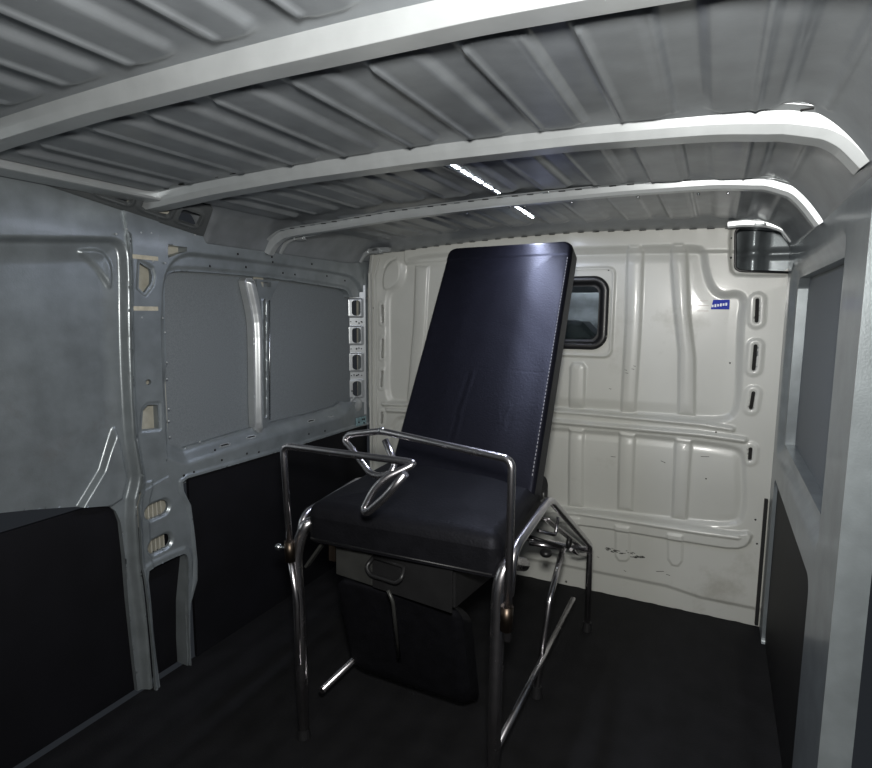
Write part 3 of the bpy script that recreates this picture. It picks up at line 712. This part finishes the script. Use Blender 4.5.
tube('side_rail', [(.545, f0[1], f0[2]-.10), (.545, f0[1]+.02, f0[2]-.03), (.545, apex[1], apex[2]-.03), (.545, b0[1], b0[2]), (.545, b0[1]+.01, .03)], .0115, 'chrome', CH, .035)
q0 = px((563, 548), 0, 1.13); q1 = px((550, 598), 0, 1.13)
tube('leg', [q0, q1, (q1[0]-.01, q1[1]-.09, .03)], .010, 'chrome', CH, .02)
tube('cross_bar', [px((529, 543), 1, q0[1]-.05), q0], .008, 'chrome', CH, 0)
tube('cross_bar', [px((528, 536), 1, q0[1]-.08), px((562, 547), 1, q0[1]-.01)], .006, 'darksteel', CH, 0)
tube('cross_bar', [(b0[0], b0[1], b0[2]-.02), (.545, b0[1], b0[2]-.02)], .010, 'chrome', CH, 0)
s0, s1 = Vector(px((545, 518), 0, 1.14)), Vector(px((588, 553), 0, 1.14)); d = s1-s0
box('flat_bar', (s0+s1)/2, (.006, .026, d.length), 'chrome', CH, d.to_track_quat('Z', 'X').to_matrix())
tube('brace', [px((571, 549.5), 0, 1.15), px((578, 554), 0, 1.15), px((587, 555), 0, 1.16)], .006, 'chrome', CH, .02)
lv = tube('tilt_lever', [px((538, 530.5), 0, 1.12), px((555.5, 535), 0, 1.155), px((558, 517), 0, 1.155)], .0055, 'chrome', CH, .012)
ball('pivot_bolt', px((546, 553), 0, 1.12), .020, 'darksteel', CH, (1, 1, .7)); ball('pivot_bolt', px((569, 543), 0, 1.13), .016, 'darksteel', CH, (.7, 1, 1.2))
tube('pin', [px((544, 503), 0, 1.14), px((543.4, 492.5), 0, 1.14)], .0035, 'steel', CH, 0, 8); tube('pin', [px((541.5, 501), 0, 1.14), px((546, 498), 0, 1.14)], .003, 'steel', CH, 0, 8)
tube('back_support', [(.70, ML[1]+.03, .60), (.70, ML[1]+.12, .80), tuple((TL*.5+ML*.5)+np.array([.1, .075, -.02]))], .010, 'chrome', CH, .03)
tube('back_support', [(1.03, ML[1]+.03, .60), (1.03, ML[1]+.12, .80), tuple((TR*.5+MR*.5)+np.array([-.12, .075, -.02]))], .010, 'chrome', CH, .03)
for x in (.60, 1.13): tube('stretcher', [(x, -1.2, .12), (x, b0[1], .12)], .010, 'chrome', CH, 0)
for x, y in ((l3[0]+.005, -1.25), (r2[0]-.004, -1.24), (b0[0], b0[1]+.01), (.545, b0[1]+.01), (q1[0]-.01, q1[1]-.09)):
    bm = bmesh.new(); bmesh.ops.create_cone(bm, cap_ends=True, segments=16, radius1=.02, radius2=.015, depth=.034); bmesh.ops.translate(bm, vec=(x, y, .019), verts=bm.verts); bm_obj('rubber_foot', bm, 'rubber', CH, False)
box('left_bracket', px((320, 531), 1, -1.21), (.075, .02, .008), 'chrome', CH)
a, b = Vector(px((327, 538), 1, -1.19)), Vector(px((307, 566), 1, -1.19)); d = b-a
box('angle_bracket', (a+b)/2, (.022, .008, d.length), 'steel', CH, d.to_track_quat('Z', 'Y').to_matrix())
a, b = Vector(px((332, 535), 1, -1.215)), Vector(px((332.5, 561), 1, -1.215)); box('angle_bracket', (a+b)/2, (.022, .006, abs(a.z-b.z)), 'brass', CH)

# drawer under the seat
zt = .588
TA, TB = Vector(on(337, 534, 2, zt)), Vector(on(453.5, 567, 2, zt)); dx = (TB-TA); wdt = dx.length; ux = dx.normalized(); uy = Vector((-ux.y, ux.x, 0)); rot = Matrix((ux, uy, Vector((0, 0, 1)))).transposed()
DR = box('drawer', TA+dx*.5+uy*.16+Vector((0, 0, -.060)), (wdt, .30, .105), 'darksteel', CH, rot, .003)
box('front_plate', TA+dx*.17-uy*.003+Vector((0, 0, -.060)), (wdt*.34, .006, .112), 'steel', DR, rot)['label'] = 'bare grey plate'
box('front_plate', TA+dx*.67-uy*.003+Vector((0, 0, -.060)), (wdt*.655, .006, .118), 'darksteel', DR, rot)
box('lip', TA+dx*.5-uy*.006+Vector((0, 0, -.001)), (wdt*1.01, .012, .004), 'steel', DR, rot)
hc = TA+dx*.49-uy*.008+Vector((0, 0, -.052))
tube('handle', [hc-ux*.050+Vector((0, 0, .020)), hc-ux*.058-uy*.022, hc-ux*.040-uy*.026-Vector((0, 0, .016)), hc+ux*.045-uy*.026-Vector((0, 0, .016)), hc+ux*.060-uy*.022, hc+ux*.052+Vector((0, 0, .020)), hc-ux*.050+Vector((0, 0, .020))], .006, 'darksteel', DR, .01, 8)
# folded leg rest below
relief('leg_rest', lambda u, v, h: (u, -1.16-h*.85+v*.25, .47-v+h*.5), (.60, 1.02), (.0, .36), .008,
       lambda u, v: -.03*(1-np.sqrt(np.clip(1-(1-np.clip(-sd_box(u, v, .81, .18, .20, .17, .05)/.03, 0, 1))**2, 0, 1))),
       lambda u, v: sd_box(u, v, .81, .18, .20, .17, .05), 'vinyl_dull', CH, .07, True)
tube('leg_rest_stay', [px((388, 590), 1, -1.26), px((393, 602), 1, -1.26), (.86, -1.2, .30)], .005, 'steel', CH, .01, 8)

# arm rails with hand loops
def rail(post, loop, clamp, sleeve, yc):
    o = tube('arm_rail', post+loop, .0088, 'chrome', CH, .022, 16)
    return o
R1y = -1.285
p1 = [px(q, 1, R1y) for q in ((289.5, 545), (283.2, 445.5))]
tip = px((417, 463), 1, -1.30)
l1p = [px((386, 477.5), 1, -1.335), px((374, 489), 1, -1.345), px((363, 510.5), 1, -1.355), px((367, 513), 1, -1.375), px((385, 497.5), 1, -1.385), px((405.5, 473.5), 1, -1.385)]
ra = rail(p1+[tip], l1p, None, None, None)
ra.name = 'arm_rail'; ra['label'] = 'rail clamped to the left front leg'
sl = tube('clamp', [px((289.3, 541), 1, R1y), px((290.3, 561), 1, R1y)], .014, 'brass', CH, 0, 12)
tube('post_socket', [px((290.5, 560), 1, R1y), px((297, 602), 1, R1y), (px((297, 602), 1, R1y)[0], R1y, .25)], .0075, 'chrome', CH, 0, 12)
kn = px((278.5, 547), 1, R1y-.01)
tube('clamp_screw', [px((289, 548), 1, R1y), px((280, 547.3), 1, R1y-.01)], .004, 'rivet', sl, 0, 8); ball('screw_knob', kn, .010, 'rivet', sl)
R2y = -1.30
l2p = [px((381.5, 431), 1, -1.20), px((349, 434.5), 1, -1.19), px((344.5, 440.5), 1, -1.195), px((354, 451.5), 1, -1.205), px((370, 473.5), 1, -1.225), px((379, 476.5), 1, -1.23), px((391, 474), 1, -1.23), px((395.5, 464), 1, -1.215), px((385, 440), 1, -1.20)]
rb = tube('arm_rail', [px((507, 640), 1, R2y), px((512, 460), 1, R2y)]+l2p, .0088, 'chrome', CH, .022, 16)
rb['label'] = 'rail standing on the right front leg'
tube('clamp', [px((507, 606), 1, R2y), px((506, 630), 1, R2y)], .014, 'brass', CH, 0, 12)
# grip seams
for q, yy in (((381.5, 431), -1.20),): ball('weld_bead', px(q, 1, yy), .0105, 'rivet', rb)
